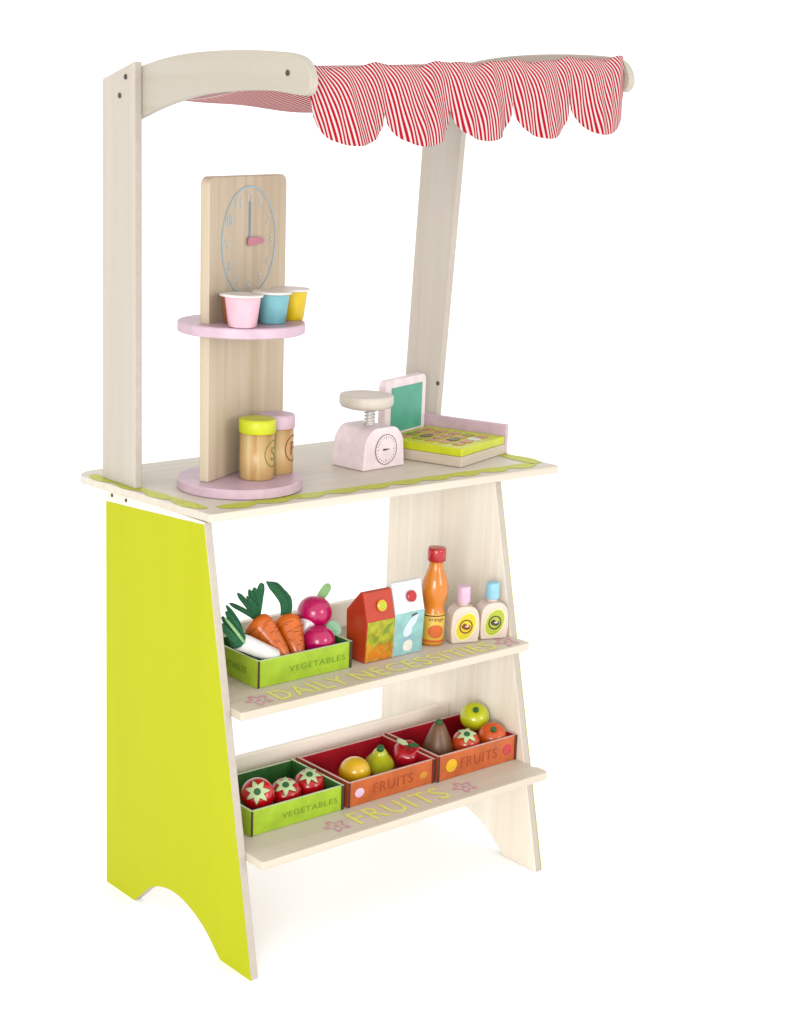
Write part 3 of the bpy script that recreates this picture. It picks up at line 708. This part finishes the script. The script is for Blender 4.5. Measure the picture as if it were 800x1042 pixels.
pic = patch('picture', -w_ + .0006, w_ - .0006, -hg / 2 + .001, hg / 2, 'milk_teal', b, PM)
bm = BM(); prism(bm, [tuple(p) for p in catmull([(-.009, .002), (-.004, .012), (.004, .019), (.012, .021), (.009, .012), (.004, .006), (.003, -.001), (-.005, -.004)], 4, True)], 'z', .0003, .0006); obj('milk_splash_print', bm, 'milk_splash', pic)
bm = BM(); prism(bm, [tuple(p) for p in catmull([(-.007, -.019), (.004, -.021), (.006, -.012), (.002, -.008), (-.006, -.010)], 4, True)], 'z', .0003, .0006); obj('glass_print', bm, 'lid_white', pic)
bm = BM(); prism(bm, [(-.015, -.008), (.006, -.006), (.006, -.004), (-.015, -.006)], 'z', .0006, .0008); obj('wave_print', bm, 'milk_blue', pic)
bm = BM(); prism(bm, [(.002, .0195), (.010, .0215), (.0105, .0235), (.003, .0222)], 'z', .0003, .0006); obj('word_print', bm, 'ink', pic)
bm = BM(); lathe(bm, [(0, 0), (.0066, 0), (.0066, .0030), (.0058, .0038), (0, .0038)], 28); obj('cap', bm, 'cap_red', b, matrix=CM)

# ------------------------------------------------------------------ sauce bottle
sb = empty('juice_bottle', (.3285, -.180, .2793), 'tall orange juice bottle with red cap on the upper shelf', 'toy bottle')
sb.rotation_euler = (0, R(1.0), 0)
k = 1.035
HB = .963
pr = [(0, 0), (.0118, 0), (.0130, .0010), (.0130, .0400), (.0122, .0425), (.0113, .0450), (.0121, .0490), (.0142, .0570), (.0155, .0650), (.0154, .0725), (.0140, .0800), (.0112, .0880), (.0086, .0950), (.0080, .1000), (.0080, .1030), (0, .1030)]
bm = BM(); lathe(bm, [(r * k, z * HB) for r, z in pr], 48); b = obj('bottle_body', bm, 'sauce', sb, smooth=True)
bm = BM(); lathe(bm, [(0, .0993), (.0096, .0993), (.0109, .1001), (.0109, .1126), (.0098, .1152), (0, .1156)], 36); cp = obj('cap', bm, 'cap_red', sb)
for p in cp.data.polygons: p.use_smooth = abs(p.normal.z) < .6
r_ = .0130 * k
bm = BM(); lathe(bm, [(r_ + .0001, .0030), (r_ + .0003, .0032), (r_ + .0003, .0382), (r_ + .0001, .0384)], 48); lb = obj('label', bm, 'sauce_label', b, smooth=True)
bm = BM(); lathe(bm, [(r_ + .0002, .0044), (r_ + .0005, .0044), (r_ + .0005, .0075), (r_ + .0002, .0075)], 48); obj('label_band', bm, 'sauce_band', lb, smooth=True)
bm = BM(); lathe(bm, [(r_ + .0002, .0355), (r_ + .0005, .0355), (r_ + .0005, .0370), (r_ + .0002, .0370)], 48); obj('label_band', bm, 'ink_brown', lb, smooth=True)
f = Vector((-.42, -.91, 0)); rb = r_ + .0004
M = frame(f * rb + Vector((0, 0, .0310)), Vector((0, 0, 1)).cross(f), (0, 0, 1))
text('label_word', 'orange', 'ink_brown', lb, M, .0185, .0045, .0002, wrap=rb)
M = frame(f * rb + Vector((0, 0, .0175)), Vector((0, 0, 1)).cross(f), (0, 0, 1))
flat_disc('orange_picture', 'sauce_band', lb, M, .0098, .0080, .0003, wrap=rb)

# ------------------------------------------------------------------ soap bottles
def soap(x, y, capm, lab, emb, label, s=1.0):
    o = empty('soap_bottle', (x, y, .2793), label, 'toy bottle', 'pale soap bottles on the upper shelf', R(-20))
    pts = catmull([(-.0165, 0), (-.0182, .014), (-.0174, .030), (-.0145, .0385), (-.0090, .0432), (0, .0445), (.0090, .0432), (.0145, .0385), (.0174, .030), (.0182, .014), (.0165, 0)], 5)
    bm = BM(); prism(bm, [(p.x, p.y * s) for p in pts], 'y', -.0105, .0105); b = obj('bottle_body', bm, 'soap_wood', o, bevel=.0035, segs=4)
    bm = BM(); lathe(bm, [(0, .0440 * s), (.0058, .0440 * s), (.0062, .0455 * s), (.0062, .0475 * s), (0, .0475 * s)], 24); obj('neck', bm, 'soap_wood', o)
    bm = BM(); lathe(bm, [(0, .0476 * s), (.0078, .0476 * s), (.0084, .0484 * s), (.0078, .0655 * s), (.0066, .0672 * s), (0, .0676 * s)], 28); c = obj('cap', bm, capm, o)
    for p in c.data.polygons: p.use_smooth = abs(p.normal.z) < .6
    tilt = Matrix.Rotation(R(-24), 4, 'Z')
    M = frame((0, -.0107, .0205 * s), (1, 0, 0), (0, 0, 1)) @ tilt
    l0 = flat_disc('label', 'label_pale', b, M, .0128, .0180, .0004)
    l1 = flat_disc('label_field', lab, l0, Matrix.Translation((0, 0, .0004)), .0112, .0162, .0002)
    bm = BM(); ring(bm, .0084, .0086, .0016, .0002); obj('emblem_ring', bm, emb, l0, matrix=Matrix.Translation((0, 0, .0006)))
    bm = BM(); prism(bm, [tuple(p) for p in catmull([(-.0055, -.0015), (-.003, .003), (.001, .002), (.0045, .0035), (.0055, -.001), (.002, -.0035), (-.003, -.0035)], 4, True)], 'z', .0006, .0009); obj('emblem', bm, emb, l0)
    flat_disc('emblem_glint', 'emblem_pale', l0, Matrix.Translation((.0012, .0008, .0009)) @ Matrix.Rotation(.5, 4, 'Z'), .0026, .0011, .0002)
    return o
soap(.3640, -.193, 'soap_pink', 'label_yellow', 'emblem_brown', 'wooden soap bottle with pink cap and yellow oval label')
soap(.4040, -.200, 'soap_blue', 'label_green', 'emblem_dark', 'wooden soap bottle with light blue cap and green oval label')
